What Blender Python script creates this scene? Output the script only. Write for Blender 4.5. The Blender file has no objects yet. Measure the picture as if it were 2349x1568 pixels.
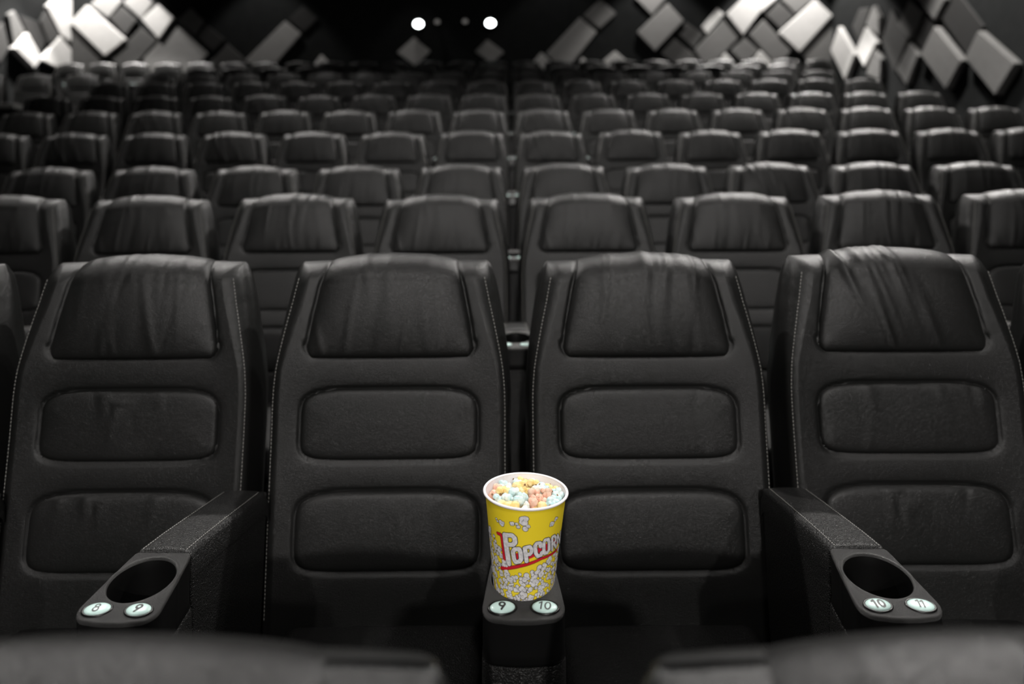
import bpy, bmesh, math, random
import numpy as np
from mathutils import Vector, Matrix
random.seed(7); np.random.seed(7)
C = bpy.context.scene.collection
PI = math.pi

# ------------------------------------------------------------------ camera, world, lights, exposure
F = 1566.0            # focal length in pixels of a 2349 px wide frame (24 mm on full frame)
HOR = 465.0           # image row of the horizon (lens shifted down, camera level)
VX = 1169.0           # image column of the point straight ahead
CAMZ = 1.479
GAPX = 0.018          # the centre gap between seats 9 and 10, camera stands at x = 0
cam = bpy.data.cameras.new('camera'); camo = bpy.data.objects.new('camera', cam); C.objects.link(camo)
cam.sensor_width = 36.0; cam.lens = 24.0
cam.shift_y = -(784.0 - HOR) / 2349.0
cam.shift_x = (1174.5 - VX) / 2349.0
camo.location = (0, 0, CAMZ)
camo.rotation_euler = (PI/2, math.radians(0.0), 0)
camo.rotation_euler = (Matrix.Rotation(PI/2, 3, 'X') @ Matrix.Rotation(math.radians(-0.33), 3, 'Z')).to_euler()
cam.dof.use_dof = True; cam.dof.focus_distance = 1.20; cam.dof.aperture_fstop = 1.9
cam.clip_start = 0.02
bpy.context.scene.camera = camo
sc = bpy.context.scene
sc.view_settings.view_transform = 'Standard'; sc.view_settings.look = 'None'
sc.view_settings.gamma = 1.0; sc.view_settings.use_curve_mapping = False
sc.view_settings.exposure = 0.0
w = bpy.data.worlds.new('world'); sc.world = w; w.use_nodes = True
w.node_tree.nodes['Background'].inputs[0].default_value = (0.9, 1.0, 1.0, 1)
w.node_tree.nodes['Background'].inputs[1].default_value = 0.004

CEIL = 7.2
def spot(name, loc, tgt, power, size=0.12, angle=80, blend=0.6, col=(1, .965, .93)):
    l = bpy.data.lights.new(name, 'SPOT'); l.energy = power; l.shadow_soft_size = size
    l.spot_size = math.radians(angle); l.spot_blend = blend; l.color = col
    o = bpy.data.objects.new(name, l); C.objects.link(o); o.location = loc
    d = Vector(tgt) - Vector(loc); o.rotation_euler = d.to_track_quat('-Z', 'Y').to_euler()
    return o
# ceiling downlights: (x, y, target x, target y, target z, power, cone, blend)
FRONT = [(0.25, -9.3, 5.6, 0.1, 1.9, 1.1, 2300, 24, 1.0), (0.5, -3.6, 7.1, 0.1, 1.7, 1.3, 620, 34, 1.0), (-3.0, -9.0, 6.4, -1.2, 4.5, 1.7, 560, 50, .8), (3.2, -9.0, 6.4, 1.8, 4.5, 1.7, 1050, 50, .8)]
for x, y, z, tx, ty, tz, p, a, b in FRONT: spot('front_spot_lamp', (x, y, z), (tx, ty, tz), p, 0.10, a, b)
DOWN = [(-3.6, 5.1, -2.0, 3.0, 1, 1300, 100, .6), (0.0, 5.4, 0.0, 4.0, 1, 330, 100, .6), (4.2, 5.1, 2.3, 3.0, 1, 1700, 100, .6), (1.9, 4.4, 1.9, 3.0, 1, 500, 100, .6),
        (-3.6, 8.0, -3.6, 7.0, 1, 420, 100, .5), (0, 9.0, 0, 8.0, 1, 60, 90, .5), (3.6, 7.6, 3.6, 6.6, 1, 1000, 100, .5), (-5.6, 1.6, -.8, 2.0, 1.0, 350, 60, .8), (5.0, 1.4, .8, 2.0, 1.0, 300, 60, .8),
        (5.3, 6.4, 5.3, 5.6, 1, 1900, 80, .4), (5.2, 9.4, 5.2, 9.0, 1, 1500, 75, .3),
        (-6.8, 8.4, -6.7, 10.1, 3.0, 1700, 42, .4), (-8.1, 12.45, -8.1, 12.4, 1, 1700, 54, .3), (-6.7, 12.45, -6.7, 12.4, 1, 1700, 54, .3), (-7.2, 11.2, -7.2, 12.5, 4.1, 900, 50, .4),
        (-5.6, 12.3, -5.5, 12.4, 1, 500, 50, .3), (5.2, 12.45, 5.2, 12.4, 1, 1700, 54, .3), (4.1, 12.45, 4.1, 12.4, 1, 1500, 54, .3)]
for x, y, tx, ty, tz, p, a, b in DOWN:
    spot('downlight_lamp', (x, y, CEIL - 0.07), (tx, ty, tz), p, 0.10, a, b)
# downlights close to the back wall, they throw scallops on the panels
WASH = [(-8.15, 13.2, 850, 80, .15), (5.5, 13.2, 780, 80, .15), (-4.95, 13.1, 130, 78, .3), (3.0, 13.1, 260, 80, .3), (1.0, 13.1, 45, 80, .3), (-1.9, 13.1, 28, 60, .3)]
for x, y, p, a, b in WASH:
    spot('wall_washer_lamp', (x, y, CEIL - .07), (x, y, 1.0), p, 0.08, a, b)

# ------------------------------------------------------------------ rows: distance of the headrest tops and the image row they reach
ROWY = [0.392, 1.63, 2.78, 3.95, 5.13, 6.31, 7.48, 8.68, 9.95, 11.25, 12.55]
ROWPX = [1545, 584, 443, 376, 299, 250, 215, 184, 163, 151, 139]
SEATH = 1.213
ROWZ = [CAMZ + (HOR - p) / F * (y + .03) - SEATH for y, p in zip(ROWY, ROWPX)]
S = 0.60
BACKY = 14.0; LWX = -9.04; RWX = 6.62

def ray(px, py):      # direction of a pixel, y component 1 (roll taken out)
    dx = px - 1174.5; dy = py - 784.0
    a = math.radians(0.33); ca, sa = math.cos(a), math.sin(a)
    rx = dx * ca - dy * sa; ry = dx * sa + dy * ca
    return ((rx + (1174.5 - VX)) / F, 1.0, -(ry + 784.0 - HOR) / F)
def at_y(px, py, Y):
    d = ray(px, py); return Vector((d[0] * Y, Y, CAMZ + d[2] * Y))
def at_x(px, py, X):
    d = ray(px, py); t = X / d[0]; return Vector((X, t, CAMZ + d[2] * t))

# ------------------------------------------------------------------ materials
def mat(name, col, rough=0.5, spec=0.5, metal=0.0, bump=None, var=None, emit=None, sheen=0):
    m = bpy.data.materials.new(name); m.use_nodes = True; nt = m.node_tree; n = nt.nodes; L = nt.links
    b = n['Principled BSDF']
    b.inputs['Base Color'].default_value = (*col, 1); b.inputs['Roughness'].default_value = rough
    b.inputs['Metallic'].default_value = metal; b.inputs['Specular IOR Level'].default_value = spec
    if sheen: b.inputs['Sheen Weight'].default_value = sheen
    tc = n.new('ShaderNodeTexCoord')
    if var:           # (scale, colour2, detail)
        no = n.new('ShaderNodeTexNoise'); no.inputs['Scale'].default_value = var[0]; no.inputs['Detail'].default_value = 4
        L.new(tc.outputs['Object'], no.inputs['Vector'])
        r = n.new('ShaderNodeValToRGB'); r.color_ramp.elements[0].color = (*col, 1); r.color_ramp.elements[1].color = (*var[1], 1)
        r.color_ramp.elements[0].position = .38; r.color_ramp.elements[1].position = .62
        L.new(no.outputs['Fac'], r.inputs['Fac']); L.new(r.outputs['Color'], b.inputs['Base Color'])
    if bump:          # (kind, scale, strength, distance)
        if bump[0] == 'leather':
            v = n.new('ShaderNodeTexVoronoi'); v.feature = 'F1'; v.inputs['Scale'].default_value = bump[1]
            no = n.new('ShaderNodeTexNoise'); no.inputs['Scale'].default_value = bump[1] * .35; no.inputs['Detail'].default_value = 3
            mp = n.new('ShaderNodeMixRGB'); mp.blend_type = 'ADD'; mp.inputs['Fac'].default_value = .02
            L.new(tc.outputs['Object'], no.inputs['Vector'])
            L.new(tc.outputs['Object'], mp.inputs['Color1']); L.new(no.outputs['Color'], mp.inputs['Color2'])
            L.new(mp.outputs['Color'], v.inputs['Vector'])
            src = v.outputs['Distance']; inv = True
        else:
            no = n.new('ShaderNodeTexNoise'); no.inputs['Scale'].default_value = bump[1]; no.inputs['Detail'].default_value = 4
            no.inputs['Roughness'].default_value = .7
            L.new(tc.outputs['Object'], no.inputs['Vector']); src = no.outputs['Fac']; inv = False
        bp = n.new('ShaderNodeBump'); bp.inputs['Strength'].default_value = bump[2]; bp.inputs['Distance'].default_value = bump[3]
        bp.invert = inv
        L.new(src, bp.inputs['Height']); L.new(bp.outputs['Normal'], b.inputs['Normal'])
    if emit:
        b.inputs['Emission Color'].default_value = (*emit[0], 1); b.inputs['Emission Strength'].default_value = emit[1]
    return m
LEA = mat('black_leather', (.0055, .0058, .0054), .37, .27, bump=('leather', 420, .35, .0011), var=(3.0, (.0088, .0087, .0085)))
LEAP = mat('black_pebbled_leather', (.0105, .0105, .0103), .38, .35, bump=('leather', 300, .75, .0022))
SIDE = mat('black_side_leather', (.024, .024, .024), .5, .5, bump=('leather', 420, .35, .0011))
THREAD = mat('grey_thread', (.24, .235, .22), .6, .4, bump=('noise', 900, .3, .0005))
PLASTIC = mat('black_textured_plastic', (.026, .026, .0255), .34, .7, bump=('noise', 900, 1.0, .0022))
GLOSS = mat('black_smooth_plastic', (.005, .005, .005), .3, .25, bump=('noise', 300, .05, .0003))
BADGE = mat('pale_green_badge_plastic', (.44, .58, .55), .3, .35, var=(160, (.41, .55, .52)))
INK = mat('black_ink', (.010, .011, .012), .5, .4, var=(40, (.013, .013, .014)))
INKG = mat('dark_grey_ink', (.05, .055, .055), .5, .4, var=(40, (.06, .06, .06)))
CARPET = mat('dark_carpet', (.006, .006, .0065), .95, .2, bump=('noise', 260, .8, .004), var=(14, (.009, .0085, .009)))
WALLM = mat('black_wall_fabric', (.010, .011, .011), .95, .2, bump=('noise', 180, .4, .003), var=(5, (.013, .014, .014)))
CEILM = mat('black_ceiling', (.008, .008, .008), .95, .2, bump=('noise', 60, .3, .004))
WELL = mat('black_cup_well_plastic', (.003, .003, .003), .4, .15, bump=('noise', 300, .05, .0003))
METAL = mat('black_metal', (.012, .012, .012), .45, .5, metal=.6, bump=('noise', 220, .1, .0005))
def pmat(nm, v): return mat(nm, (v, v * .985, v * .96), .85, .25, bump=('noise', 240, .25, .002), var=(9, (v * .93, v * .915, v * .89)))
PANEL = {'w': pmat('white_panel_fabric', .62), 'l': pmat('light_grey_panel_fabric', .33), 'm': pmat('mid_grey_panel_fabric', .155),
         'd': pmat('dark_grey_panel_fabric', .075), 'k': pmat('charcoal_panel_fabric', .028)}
YEL = mat('yellow_paper', (.78, .60, .022), .45, .4, bump=('noise', 120, .05, .0004), var=(30, (.80, .615, .026)))
WHI = mat('white_paper', (.74, .71, .73), .5, .4, bump=('noise', 120, .05, .0004), var=(40, (.71, .68, .70)))
PRW = mat('white_print', (.70, .68, .69), .5, .3, var=(260, (.50, .485, .50)))
RED = mat('red_print', (.52, .012, .022), .45, .4, var=(50, (.56, .015, .03)))
BLK = mat('black_print', (.012, .012, .014), .5, .4, var=(60, (.016, .015, .018)))
PY = mat('yellow_popcorn', (.74, .52, .17), .55, .4, bump=('noise', 160, .5, .002), var=(120, (.76, .62, .34)))
PW = mat('cream_popcorn', (.68, .66, .55), .55, .4, bump=('noise', 160, .5, .002), var=(120, (.66, .72, .68)))
PB = mat('pale_blue_popcorn', (.38, .57, .58), .55, .4, bump=('noise', 160, .5, .002), var=(120, (.66, .74, .70)))
PP = mat('pink_popcorn', (.70, .36, .26), .55, .4, bump=('noise', 160, .5, .002), var=(120, (.70, .50, .38)))
PT = mat('teal_popcorn', (.14, .48, .47), .5, .4, bump=('noise', 160, .5, .002), var=(120, (.26, .56, .54)))
HULL = mat('brown_kernel_hull', (.16, .07, .025), .4, .5, var=(150, (.24, .12, .04)))
LAMP = mat('lit_lamp_lens', (1, 1, 1), .3, .5, emit=((.95, 1.0, .98), 14.0))
LAMPD = mat('dim_lamp_lens', (.3, .3, .28), .3, .5, emit=((1, .95, .9), .10))
RAIL = mat('pale_grey_ledge', (.22, .22, .21), .6, .4, bump=('noise', 80, .2, .002))

# ------------------------------------------------------------------ mesh helpers
def mk(name, V, Fc, m, parent=None, smooth=True, extra=None):
    me = bpy.data.meshes.new(name); me.from_pydata([tuple(v) for v in V], [], Fc)
    for a in (m if isinstance(m, list) else [m]): me.materials.append(a)
    if smooth: me.polygons.foreach_set('use_smooth', [True] * len(me.polygons))
    me.update(); o = bpy.data.objects.new(name, me); C.objects.link(o)
    if parent: o.parent = parent
    return o
def from_bm(name, bm, m, parent=None, smooth=True):
    me = bpy.data.meshes.new(name); bmesh.ops.recalc_face_normals(bm, faces=bm.faces[:]); bm.to_mesh(me); bm.free()
    for a in (m if isinstance(m, list) else [m]): me.materials.append(a)
    if smooth:
        me.polygons.foreach_set('use_smooth', [True] * len(me.polygons))
    o = bpy.data.objects.new(name, me); C.objects.link(o)
    if parent: o.parent = parent
    return o
def rbox(bm, x0, x1, y0, y1, z0, z1, r=.01, seg=3, mtx=None):
    r_ = bmesh.ops.create_cube(bm, size=1.0); vs = r_['verts']
    for v in vs: v.co = Vector(((x0+x1)/2 + v.co.x*(x1-x0), (y0+y1)/2 + v.co.y*(y1-y0), (z0+z1)/2 + v.co.z*(z1-z0)))
    if r > 0:
        es = list({e for v in vs for e in v.link_edges})
        res = bmesh.ops.bevel(bm, geom=es, offset=r, segments=seg, profile=.5, affect='EDGES')
        vs = list({v for f in res['faces'] for v in f.verts} | {v for v in vs if v.is_valid})
    if mtx: bmesh.ops.transform(bm, matrix=mtx, verts=vs)
def ring_faces(nr, n, close=True, off=0):
    f = []
    for i in range(nr - 1):
        for j in range(n if close else n - 1):
            k = (j + 1) % n
            f.append((off + i*n + j, off + i*n + k, off + (i+1)*n + k, off + (i+1)*n + j))
    return f
def tag(o, label=None, cat=None, group=None, kind=None):
    if label: o['label'] = label
    if cat: o['category'] = cat
    if group: o['group'] = group
    if kind: o['kind'] = kind
    return o
def empty(name, loc=(0, 0, 0), rz=0):
    o = bpy.data.objects.new(name, None); C.objects.link(o); o.location = loc; o.rotation_euler = (0, 0, rz)
    o.empty_display_size = .1; return o
def kids(o): return KIDS.get(o.name, [])
def copy_tree(o, parent=None):
    c = o.copy(); C.objects.link(c); c.parent = parent
    for ch in list(o.children): copy_tree(ch, c)
    return c
def smooth_curve(pts, n=200, k=9):
    p = np.array(pts); t = np.linspace(p[0, 0], p[-1, 0], n); v = np.interp(t, p[:, 0], p[:, 1])
    for _ in range(2):
        vp = np.pad(v, k, mode='edge'); vp[:k] = v[0] + (v[0] - v[k:0:-1]); vp[-k:] = v[-1] + (v[-1] - v[-2:-k-2:-1])
        v = np.convolve(vp, np.ones(2*k+1) / (2*k+1), mode='valid')
    return lambda z: np.interp(z, t, v)

# ------------------------------------------------------------------ the cinema chair (local: x across, y away from the viewer, z up from the floor)
yf = smooth_curve([(.25, -.150), (.41, -.122), (.6, -.090), (.83, -.052), (.98, -.034), (1.10, -.012), (1.20, .012)])
hwf = smooth_curve([(.25, .272), (.60, .276), (.84, .277), (.90, .277), (.98, .270), (1.08, .2555), (1.13, .246), (1.17, .237), (1.21, .230)], k=4)
ZT = 1.199
def tf(z): return float(np.interp(z, [.3, .9, 1.05, 1.2], [.155, .15, .125, .10]))
def sup(a, b, n, cx, cz, N=160, topr=None):
    out = []
    for i in range(N):
        t = 2*PI*i/N; c, s = math.cos(t), math.sin(t)
        nn = n if s < 0 else (topr or n)
        out.append((cx + a*math.copysign(abs(c)**(2/nn), c), cz + b*math.copysign(abs(s)**(2/nn), s)))
    return np.array(out)
LUMB = sup(.2045, .079, 6.5, 0, .826, topr=4.6)
LOWP = sup(.2080, .084, 6.5, 0, .597, topr=4.4)
def bol_hw(z): return float(np.interp(z, [.975, 1.06, 1.13, 1.19], [.199, .186, .172, .158]))
BOLP = []
for z in np.linspace(1.25, .979 + .03, 30): BOLP.append((bol_hw(z), z))
for a in np.linspace(0, PI/2, 8): BOLP.append((.199 - .03 + .03*math.cos(a), .979 + .03 - .03*math.sin(a)))
BOLP = BOLP + [(-x, z) for x, z in BOLP[::-1]]; BOLP = np.array(BOLP)
def poly_dist(P, X, Z, closed=True):
    Q = np.roll(P, -1, axis=0) if closed else P[1:]; A = P if closed else P[:-1]
    best = np.full(X.shape, 9.0)
    for (ax, az), (bx, bz) in zip(A, Q):
        dx, dz = bx-ax, bz-az; L2 = dx*dx+dz*dz + 1e-12
        t = np.clip(((X-ax)*dx + (Z-az)*dz)/L2, 0, 1)
        best = np.minimum(best, np.hypot(X-ax-t*dx, Z-az-t*dz))
    return best
def front_disp(X, Z):     # puffed cover with creases round the three pads
    d = np.zeros(X.shape)
    dm = np.full(X.shape, 9.0)
    for P in (LUMB, LOWP): dm = np.minimum(dm, poly_dist(P, X, Z))
    dm = np.minimum(dm, poly_dist(BOLP, X, Z, closed=False))
    d -= .007*np.exp(-(dm/.0032)**2)
    d += .003*(1-np.exp(-dm/.012))
    return d
def rcf(z): return .022 + .022*float(np.interp(z, [.95, 1.10], [0, 1]))
def crown(x, z): return .007*(x/.15)**2*min(1, max(0, (z-1.0)/.17))*(1 if abs(x) < .15 else 1/(x/.15)**1.0 if x > 0 else 1/(-x/.15)**1.0)
def build_backrest(parent):
    levels = list(np.linspace(.30, ZT - .05, 150)); q = [math.sin(a) for a in np.linspace(0, PI/2, 16)][1:]
    NF = 112; rings = []
    lv = [(z, 1.0) for z in levels] + [(ZT - .05 + .05*a, math.sqrt(max(0, 1-a*a))) for a in q]
    X = []; 
    for z, sh in lv:
        sh = max(sh, .04); hw = float(hwf(z)) - .008*(1-sh); t = tf(z); y0 = float(yf(z)); mid = y0 + t*.55
        fy = mid - (mid-y0)*sh; by = mid + (y0+t-mid)*sh; rc = min(rcf(z)*max(sh, .15), (by-fy)*.45); rb = min(.035, (by-fy)*.45)
        pts = []
        for x in np.linspace(-hw+rc, hw-rc, NF): pts.append((x, fy - .009*(abs(x)/hw)**4*sh, z, 1))
        e = pts[-1][1]
        for a in np.linspace(0, PI/2, 6)[1:]: pts.append((hw-rc+rc*math.sin(a), e + rc - rc*math.cos(a), z, 0))
        for yy in np.linspace(e+rc, by-rb, 7)[1:]: 
            tt = (yy-e-rc)/(by-rb-e-rc+1e-9); pts.append((hw + .006*math.sin(PI*tt)*sh, yy, z, 0))
        for a in np.linspace(0, PI/2, 6)[1:]: pts.append((hw-rb+rb*math.cos(a), by-rb+rb*math.sin(a), z, 0))
        n_back = 14
        for x in np.linspace(hw-rb, -hw+rb, n_back)[1:-1]: pts.append((x, by + .012*(1-(x/hw)**2)*sh, z, 0))
        m_ = [(-x, y, zz, f) for (x, y, zz, f) in pts[NF:NF+16]][::-1]
        pts += [(-hw+rb, by, z, 0)] + m_[1:]
        rings.append(pts)
    n = len(rings[0]); A = np.array(rings)
    fr = A[:, :, 3] > 0
    disp = front_disp(A[:, :, 0], A[:, :, 2]); env = np.array([s for _, s in lv])[:, None]
    A[:, :, 1] -= np.where(fr, disp*env, 0)
    xx = np.abs(A[:, :, 0]); A[:, :, 2] -= .003*np.clip((xx-.15)/.09, 0, 1)**1.5*np.clip((A[:, :, 2]-1.12)/.08, 0, 1) + .004*np.clip((A[:, :, 2]-1.12)/.08, 0, 1)*np.clip(xx/.15, 0, 1)
    V = A[:, :, :3].reshape(-1, 3)
    nf = ring_faces(len(rings), n)
    o = mk('backrest', V, [f[::-1] for f in nf] + [tuple(range(n))[::-1], tuple(range((len(rings)-1)*n, len(rings)*n))], LEA, parent)
    return o
def wrinkles(seed, kmax, top):
    r = random.Random(seed); W = []
    for i in range(kmax):
        W.append((r.gauss(0, .075) + r.uniform(-.03, .03), r.uniform(-.25, .25), r.uniform(.006, .016), r.uniform(.0008, .0024)*r.choice([1, 1, -1]), r.uniform(.05, .17) if top else r.uniform(.03, .1), r.random() < (.6 if top else .85)))
    return W
def wr(W, x, v, zt):      # v: 0 at top edge .. grows downwards (metres); zt: total
    d = 0.0
    for x0, k, sg, a, ln, fromtop in W:
        dd = v if fromtop else zt - v
        xx = (x - x0 - k*(v - zt*.5))/sg
        if abs(xx) < 4: d += a*math.exp(-xx*xx)*math.exp(-(dd/ln)**2)
    return d
def build_pad(name, P, parent, W=None, prot=.016):
    P = P.copy(); P[:, 0] *= 1.012; zc_ = P[:, 1].mean(); P[:, 1] = zc_ + (P[:, 1]-zc_)*1.03
    cx = P[:, 0].mean(); cz = (P[:, 1].min()+P[:, 1].max())/2; n = len(P)
    R = [1 - (1-r)**1.0 for r in np.linspace(0.02, 1, 34)]; R = [1-(1-r)**1.5 for r in R]
    zt = P[:, 1].max() - P[:, 1].min(); V = []
    for r in R:
        X = cx + (P[:, 0]-cx)*r; Z = cz + (P[:, 1]-cz)*r; D = poly_dist(P, X, Z) if r < .999 else np.zeros(n)
        for x, z, d in zip(X, Z, D):
            h = -.009 + (prot+.009)*(1-math.exp(-d/.0036)) + .005*(1-math.exp(-d/.03))
            if W and d > .001: h += wr(W, x, P[:, 1].max()-z, zt)*min(1, d/.006)
            V.append((x, float(yf(z)) - h + .002, z))
    Fc = [f for f in ring_faces(len(R), n)]
    Fc = Fc + [tuple(range(n))[::-1]]
    o = mk(name, V, Fc, LEA, parent); return o
def build_bolster(parent, W):
    prof = [(float(yf(z)), z) for z in np.linspace(.972, ZT-.05, 40)]
    t = tf(ZT-.05); y0 = float(yf(ZT-.05)); mid = y0 + t*.55
    for a in np.linspace(0, PI/2, 14)[1:]: prof.append((mid-(mid-y0)*math.cos(a), ZT-.05+.05*math.sin(a)))
    for a in np.linspace(0, PI/2, 12)[1:]: prof.append((mid+(t*.45)*math.sin(a)*1.0, ZT-.05+.05*math.cos(a)))
    for z in np.linspace(ZT-.05, 1.06, 10)[1:]: prof.append((float(yf(z))+tf(z), z))
    p = np.array(prof); ds = np.hypot(*np.diff(p, axis=0).T); s = np.concatenate([[0], np.cumsum(ds)]); Ltot = s[-1]
    ss = np.concatenate([np.linspace(0, .02, 12)[:-1], np.linspace(.02, Ltot-.02, 90), np.linspace(Ltot-.02, Ltot, 8)[1:]])
    py = np.interp(ss, s, p[:, 0]); pz = np.interp(ss, s, p[:, 1])
    ty = np.gradient(py, ss); tz = np.gradient(pz, ss)
    for _ in range(3):
        ty = np.convolve(np.pad(ty, 2, mode='edge'), np.ones(5)/5, mode='valid'); tz = np.convolve(np.pad(tz, 2, mode='edge'), np.ones(5)/5, mode='valid')
    ln = np.hypot(ty, tz); ny, nz = -tz/ln, ty/ln           # outward normal (towards -y on the front)
    s_top = s[39+13]
    us = np.sin(np.linspace(-PI/2, PI/2, 120)); V = []
    for i, q in enumerate(ss):
        hw = (bol_hw(pz[i]) if q < s_top else .158) + .002
        rc = .03
        if q < rc: hw -= rc - math.sqrt(max(0, rc*rc-(rc-q)**2))
        for u in us:
            x = u*hw; dx = (1-abs(u))*hw; d = min(dx, q, Ltot-q)
            d = d if max(dx, q) > .03 else max(0, d)
            h = -.009 + .015*(1-math.exp(-d/.0036)) + .013*math.sin(PI*min(1, q/s_top*.93))*(1-math.exp(-dx/.045)) + .006*(1-math.exp(-dx/.06)) + .003*(1-math.exp(-d/.02))
            up = max(0, nz[i]); h -= .003*up
            if d > .001: h += wr(W, x, max(0, s_top*.86 - q), s_top*.86)*min(1, d/.008)*(1 if q < s_top*.95 else max(0, 1-(q-s_top*.95)/.03))
            V.append((x, py[i]+ny[i]*h, pz[i]+nz[i]*h - crown(x, pz[i])))
    n = len(us); Fc = ring_faces(len(ss), n, close=False)
    return mk('headrest', V, Fc, LEA, parent)
def build_stitch(parent, pathL, name='stitching', r=.0010, L=.0062, gap=.0022, m=THREAD):
    V = []; Fc = []
    for path in pathL:
        p = np.array(path); ds = np.linalg.norm(np.diff(p, axis=0), axis=1); s = np.concatenate([[0], np.cumsum(ds)])
        a = 0
        while a + L < s[-1]:
            e = [np.array([np.interp(q, s, p[:, k]) for k in range(3)]) for q in (a, a+L*.5, a+L)]
            d = e[2]-e[0]; d /= np.linalg.norm(d); u = np.cross(d, [0.3, 1, 0.2]); u /= np.linalg.norm(u); v = np.cross(d, u)
            b = len(V)
            for q, rr in zip(e, (.35, 1, .35)):
                for k in range(4):
                    V.append(q + (u*math.cos(k*PI/2) + v*math.sin(k*PI/2))*r*rr)
            Fc += [tuple(b+i for i in f) for f in ring_faces(3, 4)] + [(b+3, b+2, b+1, b), (b+8, b+9, b+10, b+11)]
            a += L + gap
    return mk(name, V, Fc, m, parent, smooth=False)
def build_seat(parent):
    bm = bmesh.new(); rbox(bm, -.222, .222, -.60, -.105, .275, .405, .035, 5)
    bmesh.ops.subdivide_edges(bm, edges=[e for e in bm.edges if e.calc_length() > .2], cuts=8, use_grid_fill=True)
    for v in bm.verts:
        if v.co.z > .36: v.co.z += .018*(1-(v.co.x/.25)**2)*math.sin(PI*min(1, max(0, (v.co.y+.6)/.5)))
    return from_bm('seat', bm, LEAP, parent)
def build_base(parent):
    bm = bmesh.new(); rbox(bm, -.19, .19, -.50, -.03, 0, .285, .02, 3); rbox(bm, -.225, .225, -.53, 0, .20, .285, .015, 3)
    return from_bm('base', bm, METAL, parent)
def make_chair(W1, W2=None, W3=None, share=None):
    root = empty('cinema_chair')
    if share is None:
        build_backrest(root); build_seat(root); build_base(root)
        zs = np.linspace(.42, 1.165, 60)
        [build_stitch(root, [[(sx*(float(hwf(z))-.43*rcf(z)), float(yf(z))-.0110+.18*rcf(z), z) for z in zs]]) for sx in (-1, 1)]
    else:
        for ch in share.children:
            if ch.name.split('.')[0] in ('backrest', 'seat', 'base', 'stitching'): c = ch.copy(); C.objects.link(c); c.parent = root
    build_bolster(root, W1)
    build_pad('upper_back_cushion', LUMB, root, W2, .005); build_pad('lower_back_cushion', LOWP, root, W3, .009)
    return root
protoB = make_chair(wrinkles(3, 13, True), None, wrinkles(31, 2, False))
protoC = make_chair(wrinkles(12, 19, True), wrinkles(55, 2, False), None, protoB)
protoA = make_chair(wrinkles(21, 20, True), wrinkles(22, 8, False), wrinkles(23, 9, False), protoB)
WD = wrinkles(34, 16, True); WD = [(a*.6-.01, .32, c*.85, abs(d)*1.7, e, f) for a, b, c, d, e, f in WD]
protoD = make_chair(WD, wrinkles(36, 7, False), wrinkles(37, 12, False), protoB)
bpy.context.view_layer.update()
PROT = [protoA, protoB, protoC, protoD]

ORD = ['first', 'second', 'third', 'fourth', 'fifth', 'sixth', 'seventh', 'eighth', 'ninth', 'tenth', 'eleventh', 'twelfth', 'thirteenth', 'fourteenth', 'fifteenth']
def rowname(r):
    if r == 0: return 'nearest blurred row'
    if r == 1: return 'popcorn row'
    if r == 10: return 'back row'
    return ORD[r-2] + ' row behind popcorn'
def colname(c):
    return (ORD[c] + ' right of centre gap') if c >= 0 else (ORD[-c-1] + ' left of centre gap')
used = set(); rr = random.Random(5)
def place_chair(r, x, c, label=None, group=None, y=None):
    if r == 1: p = {-2: protoA, -1: protoB, 0: protoC, 1: protoD}.get(c, protoC)
    else: p = PROT[rr.choice([0, 1, 2, 2, 3])] if r > 0 else (protoB if c < 0 else protoC)
    if p.name in used: o = copy_tree(p)
    else: o = p; used.add(p.name)
    o.location = (x, y or ROWY[r], ROWZ[r])
    if r == 1 and c == 1: o.location.z += .012; o.rotation_euler.z = math.radians(-.6)
    elif r > 0: o.rotation_euler = (0, 0, math.radians(rr.uniform(-1.0, 1.0))); o.location.z += rr.uniform(-.004, .005)
    tag(o, label or ('black leather cinema chair, %s, %s' % (rowname(r), colname(c))), 'chair', group or ('chairs in the ' + rowname(r)))
    return o
cols = {0: (-1, 0), 1: (-3, 2), 2: (-5, 4), 3: (-6, 5), 4: (-8, 7), 5: (-9, 7), 6: (-9, 7), 7: (-9, 7), 8: (-9, 7), 9: (-9, 7), 10: (-14, 9)}
for r in range(1, 11):
    a, b = cols[r]
    for c in sorted(range(a, b+1), key=lambda k: (r != 1, abs(k))): place_chair(r, GAPX + S*(c+.5), c)
for c in (-1, 0): place_chair(0, GAPX + .005 + S*(c+.5), c, 'out-of-focus black leather cinema chair at the bottom %s of the frame' % ('left' if c < 0 else 'right'), 'chairs in the nearest row')
for k, (px, nm) in enumerate([(190, 'nearest the aisle'), (80, 'middle one'), (-32, 'cut by frame edge')]):
    place_chair(8, (px - VX)/F*9.95, -11-k, 'lit black leather cinema chair in far left block, %s' % nm, 'chairs in the far left block')

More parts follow.
